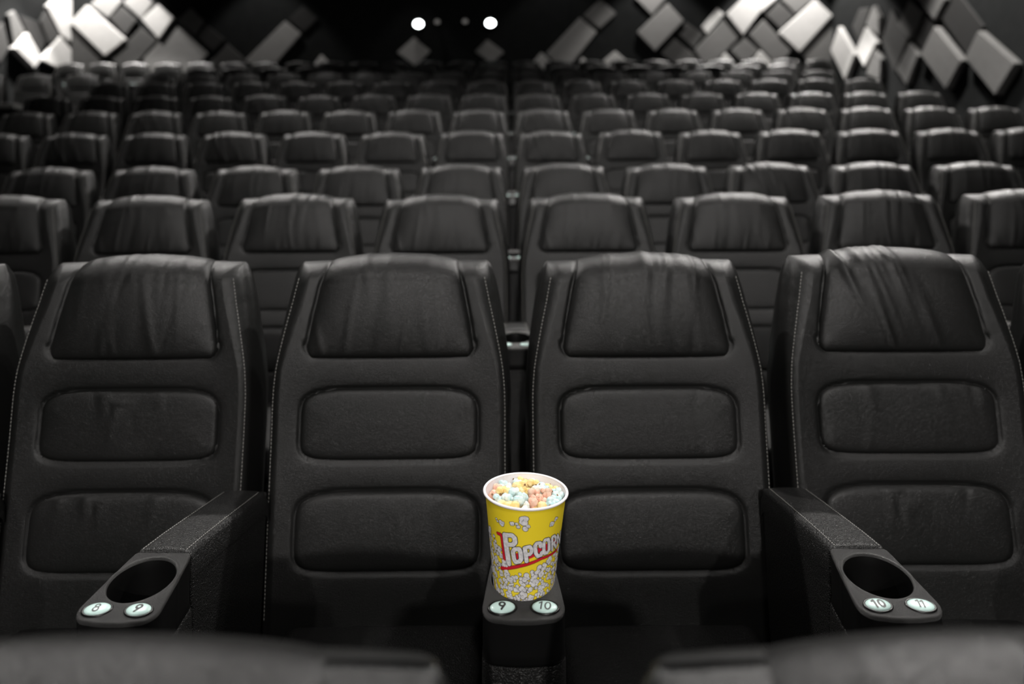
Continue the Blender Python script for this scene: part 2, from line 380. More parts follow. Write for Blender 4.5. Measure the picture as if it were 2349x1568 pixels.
# ------------------------------------------------------------------ armrest console with cup holder and seat numbers
HY = -.514; HR = .0515; PYB = -.447; PYF = -.600
def plate_z(y): return .730 - .026*(PYB - y)/(PYB-PYF)
def arc(cx, cy, rx, ry, a0, a1, n=14):
    return [(cx+rx*math.cos(math.radians(a0+(a1-a0)*i/n)), cy+ry*math.sin(math.radians(a0+(a1-a0)*i/n))) for i in range(n+1)]
GL = {'0': [arc(0, 0, .24, .42, 0, 360, 28)], '1': [[(-.16, .24), (.04, .42), (.04, -.46)]],
      '2': [arc(0, .20, .23, .22, 160, -40) + [(-.24, -.42), (.26, -.42)]], '3': [arc(0, .20, .21, .21, 150, -80), arc(0, -.20, .24, .24, 80, -150)],
      '4': [[(.10, -.46), (.10, .42), (-.28, -.18), (.26, -.18)]], '5': [[(.22, .42), (-.16, .42), (-.20, .04)] + arc(0, -.16, .25, .26, 130, -140)],
      '6': [[(.08, .44), (-.18, -.02)], arc(0, -.18, .24, .25, 0, 360, 24)], '7': [[(-.24, .42), (.24, .42), (-.06, -.46)]],
      '8': [arc(0, .22, .19, .19, 0, 360, 24), arc(0, -.20, .235, .24, 0, 360, 24)], '9': [[(-.08, -.44), (.18, .02)], arc(0, .18, .24, .25, 0, 360, 24)]}
def dome(x, y):
    q = math.sqrt((x/.0195)**2 + (y/.0125)**2)
    return float(np.interp(q, [0, .45, .75, .93, 1.0], [.0042, .0040, .0034, .0024, .0012]))
def text_mesh(txt, size, m, name, parent):
    V = []; Fc = []; w = .16*size*(1.2 if m is INK else .85); adv = .62*size; x0 = -adv*(len(txt)-1)/2
    if txt == '11': x0 *= .6; adv *= .6
    for k, ch in enumerate(txt):
        for st in GL[ch]:
            P = [np.array([x0+k*adv+a*size, b*size]) for a, b in st]; D = [P[0]]
            for a, b in zip(P, P[1:]):
                n = max(1, int(np.linalg.norm(b-a)/.0008)); D += [a+(b-a)*i/n for i in range(1, n+1)]
            for i, p in enumerate(D):
                b0 = len(V)
                for q in range(10): V.append((p[0]+w/2*math.cos(q*PI/5), p[1]+w/2*math.sin(q*PI/5), dome(p[0], p[1])+.00030+.000002*(i % 3)))
                Fc.append(tuple(range(b0, b0+10)))
                if i:
                    d = D[i]-D[i-1]; L_ = np.linalg.norm(d)
                    if L_ > 1e-9:
                        d = d/L_; nn = np.array([-d[1], d[0]])*w/2; b0 = len(V)
                        for pp in (D[i-1]+nn, D[i-1]-nn, D[i]-nn, D[i]+nn): V.append((pp[0], pp[1], dome(pp[0], pp[1])+.00031))
                        Fc.append((b0, b0+1, b0+2, b0+3))
    return mk(name, V, Fc, m, parent, smooth=False)
def outline(N=96):
    pts = []
    # rounded trapezoid: straight back edge, wider rounded front
    yb, yfr, wb, wf, rb, rf = PYB, PYF, .0478, .0640, .004, .026
    base = []
    base += [(wb, yb)]
    for t in np.linspace(0, 1, 12)[1:-1]: base.append((wb + (wf-wb)*(t**.8), yb + (yfr+rf-yb)*t))
    for a in np.linspace(0, PI/2, 8): base.append((wf-rf+rf*math.cos(a), yfr+rf-rf*math.sin(a)))
    base += [(0.02, yfr-.003), (0, yfr-.0035)]
    full = base + [(-x, y) for x, y in base[::-1][1:]]
    full = np.array(full); out = []
    for i in range(N):
        th = 2*PI*i/N; d = np.array([math.cos(th), math.sin(th)]); o = np.array([0, HY]); best = None
        for j in range(len(full)):
            a = full[j]; b = full[(j+1) % len(full)]; M = np.array([[d[0], a[0]-b[0]], [d[1], a[1]-b[1]]]); det = np.linalg.det(M)
            if abs(det) < 1e-12: continue
            t, u = np.linalg.solve(M, a-o)
            if t > 0 and -1e-6 <= u <= 1+1e-6: best = t if best is None else max(best, t)
        out.append(o + d*best)
    return np.array(out)
OUT = outline()
def build_holder(parent):
    N = len(OUT); cen = np.array([0, HY]); d = (OUT-cen); dl = np.linalg.norm(d, axis=1); un = d/dl[:, None]
    rings = []
    def R(pts, zf): rings.append([(p[0], p[1], zf(p)) for p in pts])
    R(cen+un*(HR-.002), lambda p: plate_z(p[1])-.085)
    R(cen+un*(HR-.002), lambda p: plate_z(p[1])-.02)
    R(cen+un*(HR-.001), lambda p: plate_z(p[1])-.003)
    R(cen+un*(HR), lambda p: plate_z(p[1])+.0006)
    R(cen+un*(HR+.0016), lambda p: plate_z(p[1])+.0018)
    R(cen+un*(HR+.0034), lambda p: plate_z(p[1])+.0010)
    for t in (.15, .4, .7, 1.0):
        R(cen+un*np.maximum((HR+.0045)+(dl-.0035-(HR+.0045))*t, HR+.0036+.001*t)[:, None], lambda p: plate_z(p[1]))
    R(cen+un*np.maximum(dl-.001, HR+.005)[:, None], lambda p: plate_z(p[1])-.0012)
    R(cen+un*np.maximum(dl, HR+.0055)[:, None], lambda p: plate_z(p[1])-.004)
    R(cen+un*np.maximum(dl-.0005, HR+.0055)[:, None], lambda p: plate_z(p[1])-.008)
    n0 = len(rings)
    V = [v for r in rings for v in r]
    o = mk('cup_holder', V, ring_faces(len(rings), N), [PLASTIC, WELL], parent)
    for f in list(o.data.polygons)[:2*N]: f.material_index = 1
    # well floor with a raised ring
    V2 = []; rr_ = [(HR-.002, -.062), (HR-.006, -.066), (HR-.0075, -.0645), (HR-.0085, -.0675), (.001, -.068)]
    for r_, dz in rr_:
        for i in range(N): V2.append((un[i][0]*r_, HY+un[i][1]*r_, plate_z(HY)+dz))
    mk('well_floor', V2, ring_faces(len(rr_), N), GLOSS, o)
    # smooth housing under the plate
    rings = []
    for sc_, z in ((1.0, None), (1.0, .652), (1.02, .640), (.99, .634)):
        pts = cen+un*np.maximum(dl-.0008, HR+.0052)[:, None]*sc_
        rings.append([(p[0], p[1] - (.004 if z else 0), (plate_z(p[1])-.008) if z is None else z) for p in pts])
    mk('housing', [v for r in rings for v in r], ring_faces(4, N) + [tuple(range(3*N, 4*N))], GLOSS, parent)
    return o
def build_badge(parent, sx, txt):
    # domed oval on a dark surround, laid on the sloping plate
    a, b = (.0195, .0125); V = []; N = 40
    prof = [(1.0, 0.0), (1.0, .0012), (.93, .0024), (.75, .0034), (.45, .0040), (.02, .0042)]
    for s_, h in prof:
        for i in range(N):
            t = 2*PI*i/N; V.append((a*s_*math.cos(t), b*s_*math.sin(t), h))
    o = mk('number_badge', V, ring_faces(len(prof), N), BADGE, parent)
    sl = math.atan(.026/(PYB-PYF))
    o.location = (sx*.0325, -.5795 + .0005, plate_z(-.579)+.0006); o.rotation_euler = (sl, 0, math.radians(-sx*6))
    V = []; prof = [(1.0, .001), (1.06, .0016), (1.16, .0014), (1.20, -.001)]
    for s_, h in prof:
        for i in range(N):
            t = 2*PI*i/N; V.append((a*s_*math.cos(t), (b+.0002)*s_*math.sin(t), h))
    mk('badge_surround', V, ring_faces(len(prof), N), GLOSS, o)
    if txt:
        q = text_mesh(txt, .0185, INK if (txt == '9' and sx > 0) or (txt == '10' and sx < 0) or sx < 0 else INKG, 'seat_number', o); q.location = (0, 0, .0044)
    return o
def padz(y): return float(np.interp(y, [-.447, -.38, -.25, -.13, -.10], [.732, .727, .713, .699, .690]))
def build_pad_arm(parent):
    W_ = .0485; ys = np.concatenate([np.linspace(-.446, -.44, 4), np.linspace(-.435, -.13, 22), np.linspace(-.125, -.103, 8)]); V = []
    for y in ys:
        z = padz(y); e = 0
        if y > -.13: e = (y+.13)/.027; z -= .018*e*e
        if y < -.443: z -= .002
        sec = []
        for u in np.linspace(-1, 1, 21):
            x = u*W_; q = abs(u); h = .004*(1-q**2) - (.010*((q-.86)/.14)**2 if q > .86 else 0)
            h -= .0022*math.exp(-((q-.80)/.035)**2)
            sec.append((x, y, z+h))
        V += [(-W_, y, z-.05)] + sec + [(W_, y, z-.05)]
    n = 23; Fc = ring_faces(len(ys), n, close=False); Fc += [tuple(range(n)), tuple(range((len(ys)-1)*n, len(ys)*n))[::-1]]
    o = mk('arm_pad', V, [f[::-1] if len(f) == 4 else f for f in Fc], LEAP, parent)
    for f in o.data.polygons: pass
    for sx in (-1, 1): build_stitch(o, [[(sx*.0385, y, padz(y)+.0018) for y in np.linspace(-.445, -.13, 40)]], r=.0009, L=.0055, gap=.0018)
    return o
def build_arm_body(parent):
    bm = bmesh.new()
    P = [(-.106, .690), (-.20, .694), (-.30, .706), (-.40, .716), (-.446, .719), (-.446, .10), (-.19, .10), (-.175, .30), (-.145, .45)]
    hw = .0475
    a = [bm.verts.new((-hw, y, z)) for y, z in P]; b = [bm.verts.new((hw, y, z)) for y, z in P]
    bm.faces.new(a); bm.faces.new(b[::-1])
    for i in range(len(P)):
        j = (i+1) % len(P); bm.faces.new((a[i], b[i], b[j], a[j]))
    es = [e for e in bm.edges if abs(e.verts[0].co.x - e.verts[1].co.x) < .02]
    bmesh.ops.bevel(bm, geom=es, offset=.007, segments=3, profile=.5, affect='EDGES')
    from_bm('arm_body', bm, LEAP, parent, smooth=False)
    N = len(OUT); cen = np.array([0, HY]); d = (OUT-cen); rings = []
    for sc_, z in ((.96, .640), (1.0, .636), (1.015, .628), (1.015, .60), (.99, .40), (.94, .10), (.90, .0)):
        rings.append([(p[0], min(p[1], -.4475), z) for p in cen+d*sc_])
    mk('front_support', [v for r in rings for v in r], ring_faces(len(rings), N) + [tuple(range(N))[::-1]], LEAP, parent)
def build_neck(parent):
    bm = bmesh.new(); rbox(bm, -.012, .012, -.10, .06, .28, .60, .004, 2)
    return from_bm('spacer', bm, GLOSS, parent)
def make_console(l, r_):
    root = empty('armrest'); build_arm_body(root); build_pad_arm(root); build_holder(root); build_neck(root)
    build_badge(root, -1, l); build_badge(root, 1, r_); return root
con = make_console(None, None); bpy.context.view_layer.update()
def console_copy(src, nums=None):
    o = copy_tree(src); 
    if nums:
        bpy.context.view_layer.update(); bs = [c for c in o.children if c.name.startswith('number_badge')]
        for b in bs:
            left = b.location.x < 0; t = nums[0] if left else nums[1]
            q = text_mesh(t, .0170, INK if (t == '9' or (left and t != '8')) else INKG, 'seat_number', b); q.location = (-.0005, 0, 0); q.rotation_euler = (0, 0, math.radians(-4)); q.scale = (1.0, .95, 1)
    return o
first = True
for r in range(1, 11):
    a, b = cols[r]
    for g in range(a+1, b+1):
        nums = (str(9+g), str(10+g)) if r <= 2 else None
        o = console_copy(con, nums); o.location = (GAPX + S*g, ROWY[r], ROWZ[r] + .008)
        if r == 1 and g == -1: o.location.x = -.5865; o.rotation_euler.z = math.radians(-2.0)
        if r == 1 and g == 1: o.location.x = .6087; o.rotation_euler.z = math.radians(-1.2)
        where = 'in the centre gap' if g == 0 else ('between %s and %s chairs %s of centre' % (ORD[abs(g)-1], ORD[abs(g)], 'right' if g > 0 else 'left'))
        if r == 1 and g == 0: lab = 'black armrest under the popcorn cup with badges 9 and 10'
        elif r == 1 and g == -1: lab = 'black armrest with empty cup holder and badges 8 and 9'
        elif r == 1 and g == 1: lab = 'black armrest with empty cup holder and badges 10 and 11'
        else: lab = 'black armrest, %s, %s' % (rowname(r), where)
        tag(o, lab, 'armrest', 'armrests in the ' + rowname(r))
def kill(o):
    for c in list(o.children): kill(c)
    bpy.data.objects.remove(o)
kill(con)

# ------------------------------------------------------------------ popcorn cup
CX = GAPX; CY = ROWY[1] + HY; CZ0 = ROWZ[1] + .672; CZ1 = ROWZ[1] + .872; RB = .0440; RT = .0660
lean = math.radians(-1.6)
cup = empty('popcorn_cup', (CX, CY, CZ0)); cup.rotation_euler = (math.radians(1.0), lean*-1, 0)
tag(cup, 'yellow paper cup of pastel popcorn in the centre cup holder', 'popcorn cup')
HC = CZ1-CZ0
def crad(z): return RB + (RT-RB)*z/HC
def lathe(name, prof, m, parent, N=96, z0=0):
    V = []
    for r_, z in prof:
        for i in range(N): t = 2*PI*i/N; V.append((r_*math.cos(t), r_*math.sin(t), z))
    return mk(name, V, ring_faces(len(prof), N), m, parent)
lathe('cup_wall', [(.0005, .004), (RB-.002, .004), (RB-.001, 0), (RB, 0)] + [(crad(z), z) for z in np.linspace(0, HC-.003, 14)], YEL, cup)
lathe('cup_lining', [(.0005, .006)] + [(crad(z)-.0009, z) for z in np.linspace(.006, HC-.002, 10)], WHI, cup)
lathe('rolled_rim', [(RT + .0012 + .0023*math.cos(a), HC - .0015 + .0021*math.sin(a)) for a in np.linspace(0, 2*PI, 15)], WHI, cup)
def c2s(px, py):      # picture pixel -> (angle, height) on the cup
    z = HC*.5; ph = 0
    for _ in range(12):
        r_ = crad(z); xc = CX + math.sin(-lean)*z*-1*0 + z*math.tan(-lean*-1)*-1*-1
        d = ray(px, py); dep = CY - r_*math.cos(ph)
        X = d[0]*dep - (CX + z*math.tan(-lean)); s_ = max(-.985, min(.985, X/r_)); ph = math.asin(s_)
        z = (CAMZ + d[2]*dep - CZ0)
    return ph, z
def surf(ph, z, off): r_ = crad(z)+off; return (r_*math.sin(ph), -r_*math.cos(ph), z)
RM = .055
class Art:
    def __init__(s): s.V = []; s.F = []
    def disk(s, ph, z, r, off, n=14, sx=1, sy=1, rot=0, jag=0, rnd=None):
        b = len(s.V); s.V.append(surf(ph, z, off+.00002))
        for i in range(n):
            t = 2*PI*i/n; rr2 = r*(1+(rnd.uniform(-jag, jag) if rnd else 0)); u, v = rr2*sx*math.cos(t), rr2*sy*math.sin(t)
            u, v = u*math.cos(rot)-v*math.sin(rot), u*math.sin(rot)+v*math.cos(rot)
            s.V.append(surf(ph+u/RM, max(.001, min(HC-.004, z+v)), off))
        for i in range(n): s.F.append((b, b+1+i, b+1+(i+1) % n))
    def ribbon(s, P, w, off):      # P in (angle, height); w full width in metres
        Q = [np.array([p[0]*RM, p[1]]) for p in P]; D = [Q[0]]
        for a, b in zip(Q, Q[1:]):
            k = max(1, int(np.linalg.norm(b-a)/.0015))
            for i in range(1, k+1): D.append(a+(b-a)*i/k)
        ws = w if hasattr(w, '__len__') else [w]*2
        n = len(D)
        for i in range(n-1):
            d = D[i+1]-D[i]; d /= np.linalg.norm(d)+1e-9; nn = np.array([-d[1], d[0]])
            w0 = ws[0]+(ws[1]-ws[0])*i/(n-1); w1 = ws[0]+(ws[1]-ws[0])*(i+1)/(n-1); b = len(s.V)
            for p, ww in ((D[i], w0), (D[i+1], w1)):
                for q in (-.5, 0, .5):
                    e = p+nn*ww*q; s.V.append(surf(e[0]/RM, e[1], off))
            s.F += [(b, b+1, b+4, b+3), (b+1, b+2, b+5, b+4)]
        for i in (range(n)): s.disk(D[i][0]/RM, D[i][1], (ws[0]+(ws[1]-ws[0])*i/max(1, n-1))/2, off, n=10)
    def poly(s, P, off):
        b = len(s.V); c = np.mean(np.array(P), axis=0); s.V.append(surf(c[0], c[1], off))
        for p in P: s.V.append(surf(p[0], p[1], off))
        n = len(P)
        for i in range(n): s.F.append((b, b+1+i, b+1+(i+1) % n))
    def emit(s, name, m, parent): return mk(name, s.V, s.F, m, parent, smooth=False)
px2m = CY*0 + 1.06/F
def TP(pts): return [c2s(x, y) for x, y in pts]
letters = [ # strokes in picture pixels and thickness in pixels
    ([(1157, 1224), (1160, 1250), (1166, 1290)], 11), ([(1158, 1224), (1173, 1224), (1179, 1230), (1180, 1240), (1175, 1246), (1166, 1246)], 9),
    ([(1175, 1262), (1179, 1256), (1189, 1255), (1192, 1262), (1194, 1278), (1190, 1284), (1181, 1286), (1178, 1280), (1175, 1262)], 8.5),
    ([(1202, 1253), (1206, 1283)], 8), ([(1202, 1252), (1213, 1249), (1217, 1254), (1217, 1262), (1213, 1267), (1206, 1267)], 7),
    ([(1238, 1248), (1236, 1240), (1229, 1241), (1225, 1247), (1227, 1264), (1231, 1271), (1239, 1268), (1240, 1262)], 7.2),
    ([(1245, 1239), (1248, 1233), (1255, 1231), (1257, 1238), (1257, 1256), (1253, 1262), (1247, 1264), (1245, 1256), (1245, 1239)], 6.8),
    ([(1264, 1228), (1264, 1256)], 5.5), ([(1264, 1226), (1269, 1223), (1272, 1228), (1271, 1236), (1266, 1241)], 5), ([(1268, 1241), (1272, 1250)], 5),
    ([(1276, 1221), (1275, 1246)], 4.5), ([(1276, 1221), (1281, 1240)], 4), ([(1283, 1214), (1281, 1240)], 3.5)]
aw, ab, ar = Art(), Art(), Art()
for rot in (0, PI):
    ar = Art()
    for P, t in letters:
        Q = [(a+rot, b) for a, b in TP(P)]; ab.ribbon(Q, (t+4.0)*px2m, .00062); aw.ribbon(Q, (t+.9)*px2m, .00078)
    for P, wpx, of in [([(1140, 1221), (1147, 1223), (1150, 1232), (1158, 1292)], (6, 9), .00050), ([(1150, 1301), (1190, 1295), (1240, 1276), (1276, 1254)], (8, 4), .00052),
                   ([(1182, 1272), (1212, 1270), (1240, 1254), (1270, 1238)], (15, 18), .00048)]:
        Q = [(a+rot, b) for a, b in TP(P)]; ar.ribbon(Q, [x*px2m for x in wpx], of)
        if of != .00048: ab.ribbon(Q, [(x+2.2)*px2m for x in wpx], of-.00014)
    ar.poly([(a+rot, b) for a, b in TP([(1146, 1303), (1158, 1292), (1172, 1296), (1170, 1299)])], .00053)
    ar.emit('red_lettering_shadow', RED, cup)
ab.emit('lettering_outline', BLK, cup); aw.emit('popcorn_lettering', PRW, cup)
kw, kb = Art(), Art(); rnd = random.Random(11)
def blob(ph, z, sc_, k, base):
    o = base + k*.0000012; lobes = rnd.randint(2, 4); a0 = rnd.uniform(0, 6.28); L = []
    for i in range(lobes):
        a = a0 + i*2*PI/lobes + rnd.uniform(-.4, .4); d = sc_*rnd.uniform(.5, .8)
        L.append((ph+d*math.cos(a)/RM, z+d*math.sin(a), sc_*rnd.uniform(.5, .82), rnd.uniform(.8, 1.2), rnd.uniform(0, 3), rnd.randint(6, 9)))
    for l in L: kb.disk(l[0], l[1], l[2]+.0007, o, n=l[5], sx=l[3], rot=l[4])
    for l in L: kw.disk(l[0], l[1], l[2], o+.00003, n=l[5], sx=l[3], rot=l[4])
    for i in range(2):
        a = rnd.uniform(0, 6.28); kb.ribbon([(ph, z), (ph+sc_*.5*math.cos(a)/RM, z+sc_*.5*math.sin(a))], .0005, o+.00008)
k = 0; placed = []
for it in range(5200):
    ph = rnd.uniform(-PI, PI); z = rnd.uniform(.004, HC*.72); dphi = ((ph+PI/2) % PI)-PI/2
    lim = c2s(1203+84*math.sin(dphi), 1288)[1] if -0.7 < dphi < .7 else 0
    zb = np.interp(dphi, [-1.57, -1.1, -.85, -.62, -.5, 0, .5, .9, 1.2, 1.57], [.150, .142, .132, .118, .088, .090, .102, .115, .128, .150])
    if z > zb*1.0: continue
    if any(abs(z-b) < .0082 and math.hypot((((ph-a+PI) % (2*PI))-PI)*RM, z-b) < .0082 for a, b in placed): continue
    placed.append((ph, z)); blob(ph, z, rnd.uniform(.0042, .0056), k, .00010); k += 1
for rot in (0, PI):
    for x, y, s_ in [(1139, 1190, .0032), (1149, 1197, .0046), (1173, 1198, .0032), (1186, 1201, .0042), (1198, 1190, .0075), (1206, 1205, .0062), (1264, 1196, .0046), (1273, 1184, .0034)]:
        a, b = c2s(x, y); blob(a+rot, b, s_*.8, k, .00010); k += 1
kb.emit('printed_popcorn_outline', BLK, cup); kw.emit('printed_popcorn', PRW, cup)

# popcorn pieces heaped in the cup
def corn_mesh(seed, m):
    r_ = random.Random(seed); bm = bmesh.new()
    for i in range(r_.randint(6, 8)):
        a = r_.uniform(0, 6.28); e = r_.uniform(-.9, 1.2); d = r_.uniform(.0035, .0062); rad = r_.uniform(.0030, .0052)
        M = Matrix.Translation((d*math.cos(a)*math.cos(e), d*math.sin(a)*math.cos(e), d*math.sin(e)*.8)) @ Matrix.Diagonal((rad, rad*r_.uniform(.8, 1.1), rad*r_.uniform(.8, 1.1), 1))
        bmesh.ops.create_icosphere(bm, subdivisions=3, radius=1.0, matrix=M)
    nf = len(bm.faces)
    for i in range(2):
        a = r_.uniform(0, 6.28); bmesh.ops.create_icosphere(bm, subdivisions=1, radius=r_.uniform(.0010, .0017), matrix=Matrix.Translation((.0066*math.cos(a), .0066*math.sin(a), r_.uniform(0, .004))))
    for v in bm.verts:
        n = Vector((math.sin(v.co.x*1900+seed), math.sin(v.co.y*2100), math.sin(v.co.z*1700)))*.00035; v.co += n
    bm.faces.ensure_lookup_table()
    for f in bm.faces[nf:]: f.material_index = 1
    me = bpy.data.meshes.new('popcorn_piece'); bm.to_mesh(me); bm.free(); me.materials.append(m); me.materials.append(HULL)
    me.polygons.foreach_set('use_smooth', [True]*len(me.polygons)); return me
CM = {c: [corn_mesh(s*7+i, m) for i in range(3)] for s, (c, m) in enumerate([('yellow', PY), ('cream', PW), ('pale blue', PB), ('pink', PP), ('teal', PT)])}
seq = ['yellow', 'pale blue', 'pink', 'yellow', 'pale blue', 'cream', 'yellow', 'yellow', 'pink', 'pale blue', 'yellow', 'cream']
DIRS = ['right', 'back right', 'back', 'back left', 'left', 'front left', 'front', 'front right']
spots = []; rc = random.Random(3)
for rad, n, ringn in ((.0, 1, 'centre'), (.0185, 5, 'inner ring'), (.0345, 10, 'middle ring'), (.0500, 16, 'rim')):
    for i in range(n): spots.append((rad, 2*PI*(i+.5*(n % 2))/n + rc.uniform(-.08, .08), ringn))
labs = {}
info = []
for i, (rad, th, rn) in enumerate(spots):
    x = rad*math.cos(th)+rc.uniform(-.002, .002); y = rad*math.sin(th)+rc.uniform(-.002, .002)
    zz = HC-.0125 + .006*(1-(rad/.052)**2) + rc.uniform(-.0035, .0035)
    c = seq[(i*5 + i//3) % len(seq)]
    if rn in ('middle ring',) and abs(x-.002) < .009 and y < -.02: c = 'teal'
    info.append((x, y, zz, c, rn, th))
seen = {}
for (x, y, zz, c, rn, th) in info:
    key = (c, rn); seen.setdefault(key, []).append(th)
for i, (x, y, zz, c, rn, th) in enumerate(info):
    me = CM[c][i % 3]; o = bpy.data.objects.new('popcorn_piece', me); C.objects.link(o)
    o.location = Vector((CX + zz*math.tan(lean*-1)*1.0, CY, CZ0)) + Vector((x, y, zz)); o.rotation_euler = (rc.uniform(-.6, .6), rc.uniform(-.6, .6), rc.uniform(0, 6.28))
    s_ = rc.uniform(1.25, 1.5); o.scale = (s_, s_, s_)
    clock = int(round(3 - math.degrees(th)/30.0)) % 12 or 12
    where = 'at the centre of the heap' if rn == 'centre' else '%s, at %s o\'clock' % ({'inner ring': 'near the middle', 'middle ring': 'halfway out', 'rim': 'against the rim'}[rn], clock)
    lab = '%s popcorn piece %s' % (c, where)
    n = labs.get(lab, 0); labs[lab] = n+1
    if n: lab = lab.replace(' popcorn piece', ' popcorn piece, %s of its kind,' % ['', 'second', 'third', 'fourth'][n])
    tag(o, lab, 'popcorn', 'popcorn pieces in the cup')
V = []; 
for r_ in np.linspace(.001, .0615, 14):
    for i in range(64):
        t = 2*PI*i/64; V.append((r_*math.cos(t), r_*math.sin(t), HC-.021+.003*math.sin(r_*520)*math.sin(t*9+r_*300)))
o = mk('popcorn_crumbs', V, ring_faces(14, 64), PY); o.location = (CX + (HC-.02)*math.tan(-lean), CY, CZ0)
tag(o, 'bed of yellow popcorn under the top pieces in the cup', 'popcorn', None, 'stuff')

# ------------------------------------------------------------------ stepped floor, walls, ceiling
V = []; Fc = []
FR = [-11.0] + [ROWY[r] - .70 for r in range(1, 11)] + [BACKY]
X0, X1 = LWX, RWX; prev = -.3
zs = ROWZ
prof = [(FR[0], zs[0])]
for r in range(11):
    prof.append((FR[r+1], zs[r]))
    if r < 10: prof.append((FR[r+1], zs[r+1]))
for y, z in prof: V += [(X0, y, z), (X1, y, z)]
Fc = [(2*i, 2*i+1, 2*i+3, 2*i+2) for i in range(len(prof)-1)]
tag(mk('floor', V, Fc, CARPET, smooth=False), kind='structure')
def slab(name, x0, x1, y0, y1, z0, z1, m):
    bm = bmesh.new(); rbox(bm, x0, x1, y0, y1, z0, z1, 0); o = from_bm(name, bm, m, smooth=False); tag(o, kind='structure'); return o
slab('wall_back', X0-.2, X1+.2, BACKY, BACKY+.2, -.2, CEIL+.6, WALLM)
slab('wall_left', X0-.2, X0, -11.0, BACKY, -.2, CEIL+.6, WALLM)
slab('wall_right', X1, X1+.2, -11.0, BACKY, -.2, CEIL+.6, WALLM)
slab('ceiling', X0-.2, X1+.2, -11.0, BACKY+.2, CEIL+.40, CEIL+.5, CEILM)
slab('wall_front', X0-.2, X1+.2, -11.2, -11.0, -.2, CEIL+.6, WALLM)
# low wall beside the left entrance with a pale ledge
pz = CAMZ + (HOR-236)/F*8.35
par = empty('parapet', (-7.3, 8.35, ROWZ[7]))
tag(par, 'low dark wall with a pale ledge in front of far left block', 'low wall')
bm = bmesh.new(); rbox(bm, -1.7, 1.28, -.05, .05, 0.0, pz-ROWZ[7]-.04, .005, 2); from_bm('wall_body', bm, WALLM, par, False)
bm = bmesh.new(); rbox(bm, -1.7, 1.30, -.08, .08, pz-ROWZ[7]-.04, pz-ROWZ[7]+.02, .008, 3); from_bm('ledge', bm, RAIL, par, False)

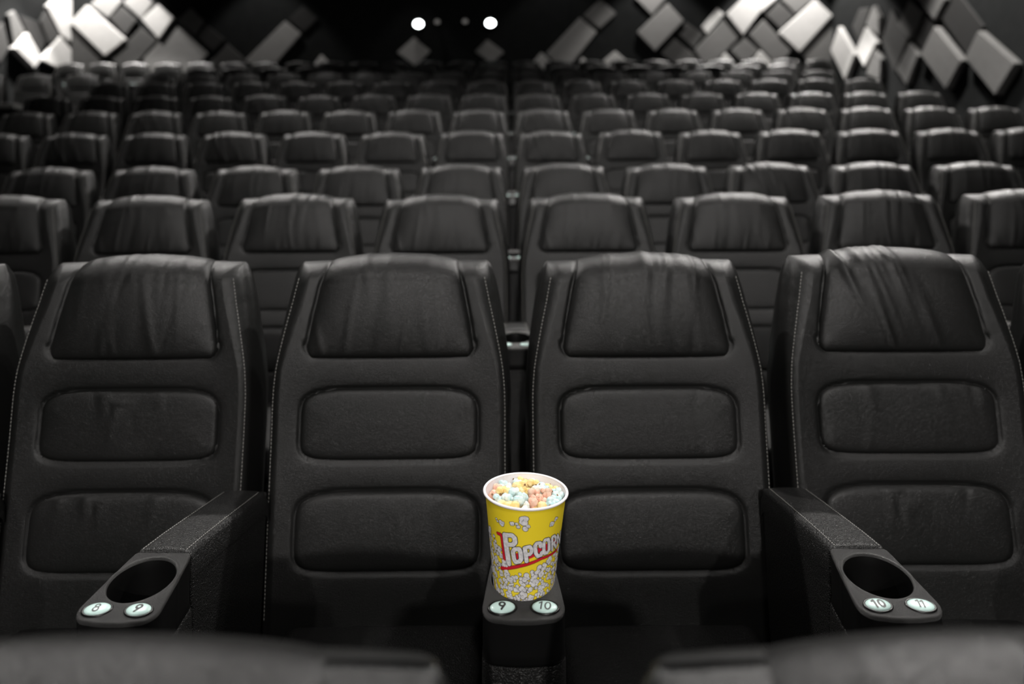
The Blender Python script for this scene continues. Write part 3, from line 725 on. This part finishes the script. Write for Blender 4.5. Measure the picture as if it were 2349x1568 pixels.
# ------------------------------------------------------------------ wall panels
def panel(pts3, nrm, th, m, label, group):
    # pts3: corners on the wall plane, extruded towards the room by th, edges rounded
    bm = bmesh.new(); n = Vector(nrm)
    c = sum(pts3, Vector())/len(pts3)
    a = [bm.verts.new(p-c) for p in pts3]; b = [bm.verts.new(p-c+n*th) for p in pts3]
    bm.faces.new(a); bm.faces.new(b[::-1])
    for i in range(len(a)): j = (i+1) % len(a); bm.faces.new((a[i], b[i], b[j], a[j]))
    bmesh.ops.recalc_face_normals(bm, faces=bm.faces[:])
    bmesh.ops.bevel(bm, geom=bm.edges[:], offset=.018, segments=3, profile=.5, affect='EDGES')
    o = from_bm('acoustic_panel', bm, m, None, False); o.location = c
    tag(o, label, 'wall panel', group); return o
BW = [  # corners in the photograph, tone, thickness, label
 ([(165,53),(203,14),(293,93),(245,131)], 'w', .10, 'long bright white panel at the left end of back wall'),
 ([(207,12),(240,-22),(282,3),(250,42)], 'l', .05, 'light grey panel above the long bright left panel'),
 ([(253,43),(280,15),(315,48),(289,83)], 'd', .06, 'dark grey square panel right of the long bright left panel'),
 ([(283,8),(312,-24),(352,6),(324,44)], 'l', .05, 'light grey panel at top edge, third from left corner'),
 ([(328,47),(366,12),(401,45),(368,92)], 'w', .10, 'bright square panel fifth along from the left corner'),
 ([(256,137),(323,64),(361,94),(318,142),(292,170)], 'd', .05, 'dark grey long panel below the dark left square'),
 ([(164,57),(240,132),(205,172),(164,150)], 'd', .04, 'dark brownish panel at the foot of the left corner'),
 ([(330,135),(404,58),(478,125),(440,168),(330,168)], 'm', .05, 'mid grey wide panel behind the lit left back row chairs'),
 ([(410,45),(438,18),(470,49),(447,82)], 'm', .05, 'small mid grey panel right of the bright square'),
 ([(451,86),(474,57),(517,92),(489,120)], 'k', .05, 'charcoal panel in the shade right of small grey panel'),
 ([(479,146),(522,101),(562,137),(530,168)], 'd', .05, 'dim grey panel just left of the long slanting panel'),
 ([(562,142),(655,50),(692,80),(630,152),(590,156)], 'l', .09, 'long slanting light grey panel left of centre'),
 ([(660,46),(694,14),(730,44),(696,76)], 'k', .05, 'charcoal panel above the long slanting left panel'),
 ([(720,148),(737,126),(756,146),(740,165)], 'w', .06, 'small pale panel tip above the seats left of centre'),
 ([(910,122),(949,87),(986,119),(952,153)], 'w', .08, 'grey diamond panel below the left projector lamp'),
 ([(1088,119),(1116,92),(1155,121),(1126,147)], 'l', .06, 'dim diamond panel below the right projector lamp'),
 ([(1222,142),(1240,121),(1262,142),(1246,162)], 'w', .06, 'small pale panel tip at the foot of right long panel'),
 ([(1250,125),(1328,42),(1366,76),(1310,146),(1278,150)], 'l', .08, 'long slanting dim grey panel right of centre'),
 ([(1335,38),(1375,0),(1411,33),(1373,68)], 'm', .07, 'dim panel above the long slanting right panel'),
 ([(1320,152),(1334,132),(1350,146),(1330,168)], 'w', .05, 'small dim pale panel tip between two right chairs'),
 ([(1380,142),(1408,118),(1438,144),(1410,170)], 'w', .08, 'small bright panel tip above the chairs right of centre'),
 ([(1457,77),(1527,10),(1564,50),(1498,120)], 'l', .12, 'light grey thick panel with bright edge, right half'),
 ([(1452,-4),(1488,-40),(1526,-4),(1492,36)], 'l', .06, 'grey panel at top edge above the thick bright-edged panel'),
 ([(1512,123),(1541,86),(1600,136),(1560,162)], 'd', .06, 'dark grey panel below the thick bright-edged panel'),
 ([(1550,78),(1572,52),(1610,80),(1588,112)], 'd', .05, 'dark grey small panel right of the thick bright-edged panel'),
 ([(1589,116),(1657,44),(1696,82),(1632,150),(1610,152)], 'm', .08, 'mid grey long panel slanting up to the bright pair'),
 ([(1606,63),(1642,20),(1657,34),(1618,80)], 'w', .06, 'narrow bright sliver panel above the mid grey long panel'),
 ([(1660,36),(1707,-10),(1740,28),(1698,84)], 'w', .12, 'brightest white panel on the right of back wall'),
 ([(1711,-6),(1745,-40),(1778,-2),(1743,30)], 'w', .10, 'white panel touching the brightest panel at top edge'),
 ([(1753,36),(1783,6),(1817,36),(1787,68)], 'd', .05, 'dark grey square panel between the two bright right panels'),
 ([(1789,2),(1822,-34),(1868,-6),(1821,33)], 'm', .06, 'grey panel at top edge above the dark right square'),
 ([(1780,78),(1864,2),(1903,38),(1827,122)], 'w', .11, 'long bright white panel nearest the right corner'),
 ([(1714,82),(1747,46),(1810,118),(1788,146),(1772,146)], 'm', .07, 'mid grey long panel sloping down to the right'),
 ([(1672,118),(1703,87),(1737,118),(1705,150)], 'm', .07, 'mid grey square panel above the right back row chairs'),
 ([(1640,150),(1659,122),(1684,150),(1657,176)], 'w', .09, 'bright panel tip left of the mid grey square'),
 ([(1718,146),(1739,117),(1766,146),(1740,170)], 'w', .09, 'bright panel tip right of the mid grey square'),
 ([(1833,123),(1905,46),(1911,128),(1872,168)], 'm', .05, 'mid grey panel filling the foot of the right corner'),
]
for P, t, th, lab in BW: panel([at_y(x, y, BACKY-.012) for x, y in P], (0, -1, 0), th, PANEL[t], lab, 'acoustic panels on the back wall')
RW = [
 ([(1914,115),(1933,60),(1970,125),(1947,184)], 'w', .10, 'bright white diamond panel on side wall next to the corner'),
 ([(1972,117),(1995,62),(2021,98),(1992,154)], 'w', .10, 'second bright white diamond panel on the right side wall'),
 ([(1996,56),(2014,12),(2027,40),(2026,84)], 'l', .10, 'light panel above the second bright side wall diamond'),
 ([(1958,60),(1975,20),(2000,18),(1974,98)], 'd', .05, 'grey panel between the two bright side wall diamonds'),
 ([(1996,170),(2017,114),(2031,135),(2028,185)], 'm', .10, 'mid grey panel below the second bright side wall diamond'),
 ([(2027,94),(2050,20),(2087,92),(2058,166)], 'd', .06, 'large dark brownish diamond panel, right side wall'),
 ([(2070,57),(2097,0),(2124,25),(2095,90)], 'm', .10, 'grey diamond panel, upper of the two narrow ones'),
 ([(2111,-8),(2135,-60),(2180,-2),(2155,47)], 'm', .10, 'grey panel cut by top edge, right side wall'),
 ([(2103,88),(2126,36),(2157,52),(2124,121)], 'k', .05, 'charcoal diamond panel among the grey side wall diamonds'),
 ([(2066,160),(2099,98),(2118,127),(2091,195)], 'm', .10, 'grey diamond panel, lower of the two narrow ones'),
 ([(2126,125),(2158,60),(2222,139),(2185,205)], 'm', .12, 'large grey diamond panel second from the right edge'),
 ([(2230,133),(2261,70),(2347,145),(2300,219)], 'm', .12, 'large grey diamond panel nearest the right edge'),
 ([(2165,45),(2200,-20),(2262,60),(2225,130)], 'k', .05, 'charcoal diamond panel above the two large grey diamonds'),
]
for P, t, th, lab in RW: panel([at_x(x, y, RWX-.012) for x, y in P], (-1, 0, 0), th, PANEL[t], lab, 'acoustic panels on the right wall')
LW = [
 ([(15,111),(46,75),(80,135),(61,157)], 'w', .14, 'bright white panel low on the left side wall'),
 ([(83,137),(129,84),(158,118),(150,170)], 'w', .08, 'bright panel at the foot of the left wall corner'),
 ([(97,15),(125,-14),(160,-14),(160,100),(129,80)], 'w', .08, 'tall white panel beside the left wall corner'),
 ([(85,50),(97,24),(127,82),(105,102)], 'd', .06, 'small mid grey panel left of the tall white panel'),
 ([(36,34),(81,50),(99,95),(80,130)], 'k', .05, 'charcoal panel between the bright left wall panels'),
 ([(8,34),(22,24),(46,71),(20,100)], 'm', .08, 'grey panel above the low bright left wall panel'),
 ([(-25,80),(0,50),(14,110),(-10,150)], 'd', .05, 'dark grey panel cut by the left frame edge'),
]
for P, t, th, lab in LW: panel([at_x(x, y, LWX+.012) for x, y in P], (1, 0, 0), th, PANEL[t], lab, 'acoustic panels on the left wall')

# ------------------------------------------------------------------ lamps on the back wall and projector box
def wall_lamp(px, py, rad, lens, label, lit):
    p = at_y(px, py, BACKY-.30); o = empty('wall_lamp', p); tag(o, label, 'lamp', 'lamps on the back wall')
    V = []; N = 32
    for r_, y in [(rad*.2, .30), (rad*.3, .30), (rad*.3, .12), (rad*1.15, .10), (rad*1.25, -.02), (rad*1.15, -.03), (rad*1.05, .0)]:
        for i in range(N): t = 2*PI*i/N; V.append((r_*math.cos(t), y, r_*math.sin(t)))
    mk('housing', V, ring_faces(7, N), METAL, o)
    V = []
    for s_, y in [(1.05, 0), (.8, -.012), (.4, -.02), (.01, -.022)]:
        for i in range(N): t = 2*PI*i/N; V.append((rad*s_*math.cos(t), y, rad*s_*math.sin(t)*.82))
    mk('lens', V, ring_faces(4, N), lens, o)
wall_lamp(958, 55, .085, LAMP, 'brightly lit round lamp left of centre on back wall', True)
wall_lamp(1123, 53, .085, LAMP, 'brightly lit round lamp right of centre on back wall', True)
wall_lamp(1001, 50, .05, LAMPD, 'small dim lamp beside the left bright lamp', False)
wall_lamp(1065, 49, .05, LAMPD, 'small dim lamp beside the right bright lamp', False)
# ceiling downlight cans for the lamps above the seats
can = None
for i, (x, y, *_r) in enumerate(DOWN + WASH):
    if can is None:
        V = []; N = 24
        for r_, z in [(.11, .40), (.11, .04), (.13, .0), (.14, .012), (.14, .03), (.12, .05)]:
            for j in range(N): t = 2*PI*j/N; V.append((r_*math.cos(t), r_*math.sin(t), z))
        o = mk('ceiling_downlight', V, ring_faces(6, N), METAL); can = o
    else: o = can.copy(); C.objects.link(o)
    o.location = (x, y, CEIL - .05); tag(o, 'round black downlight recessed in the dark ceiling', 'ceiling light', 'ceiling downlights')
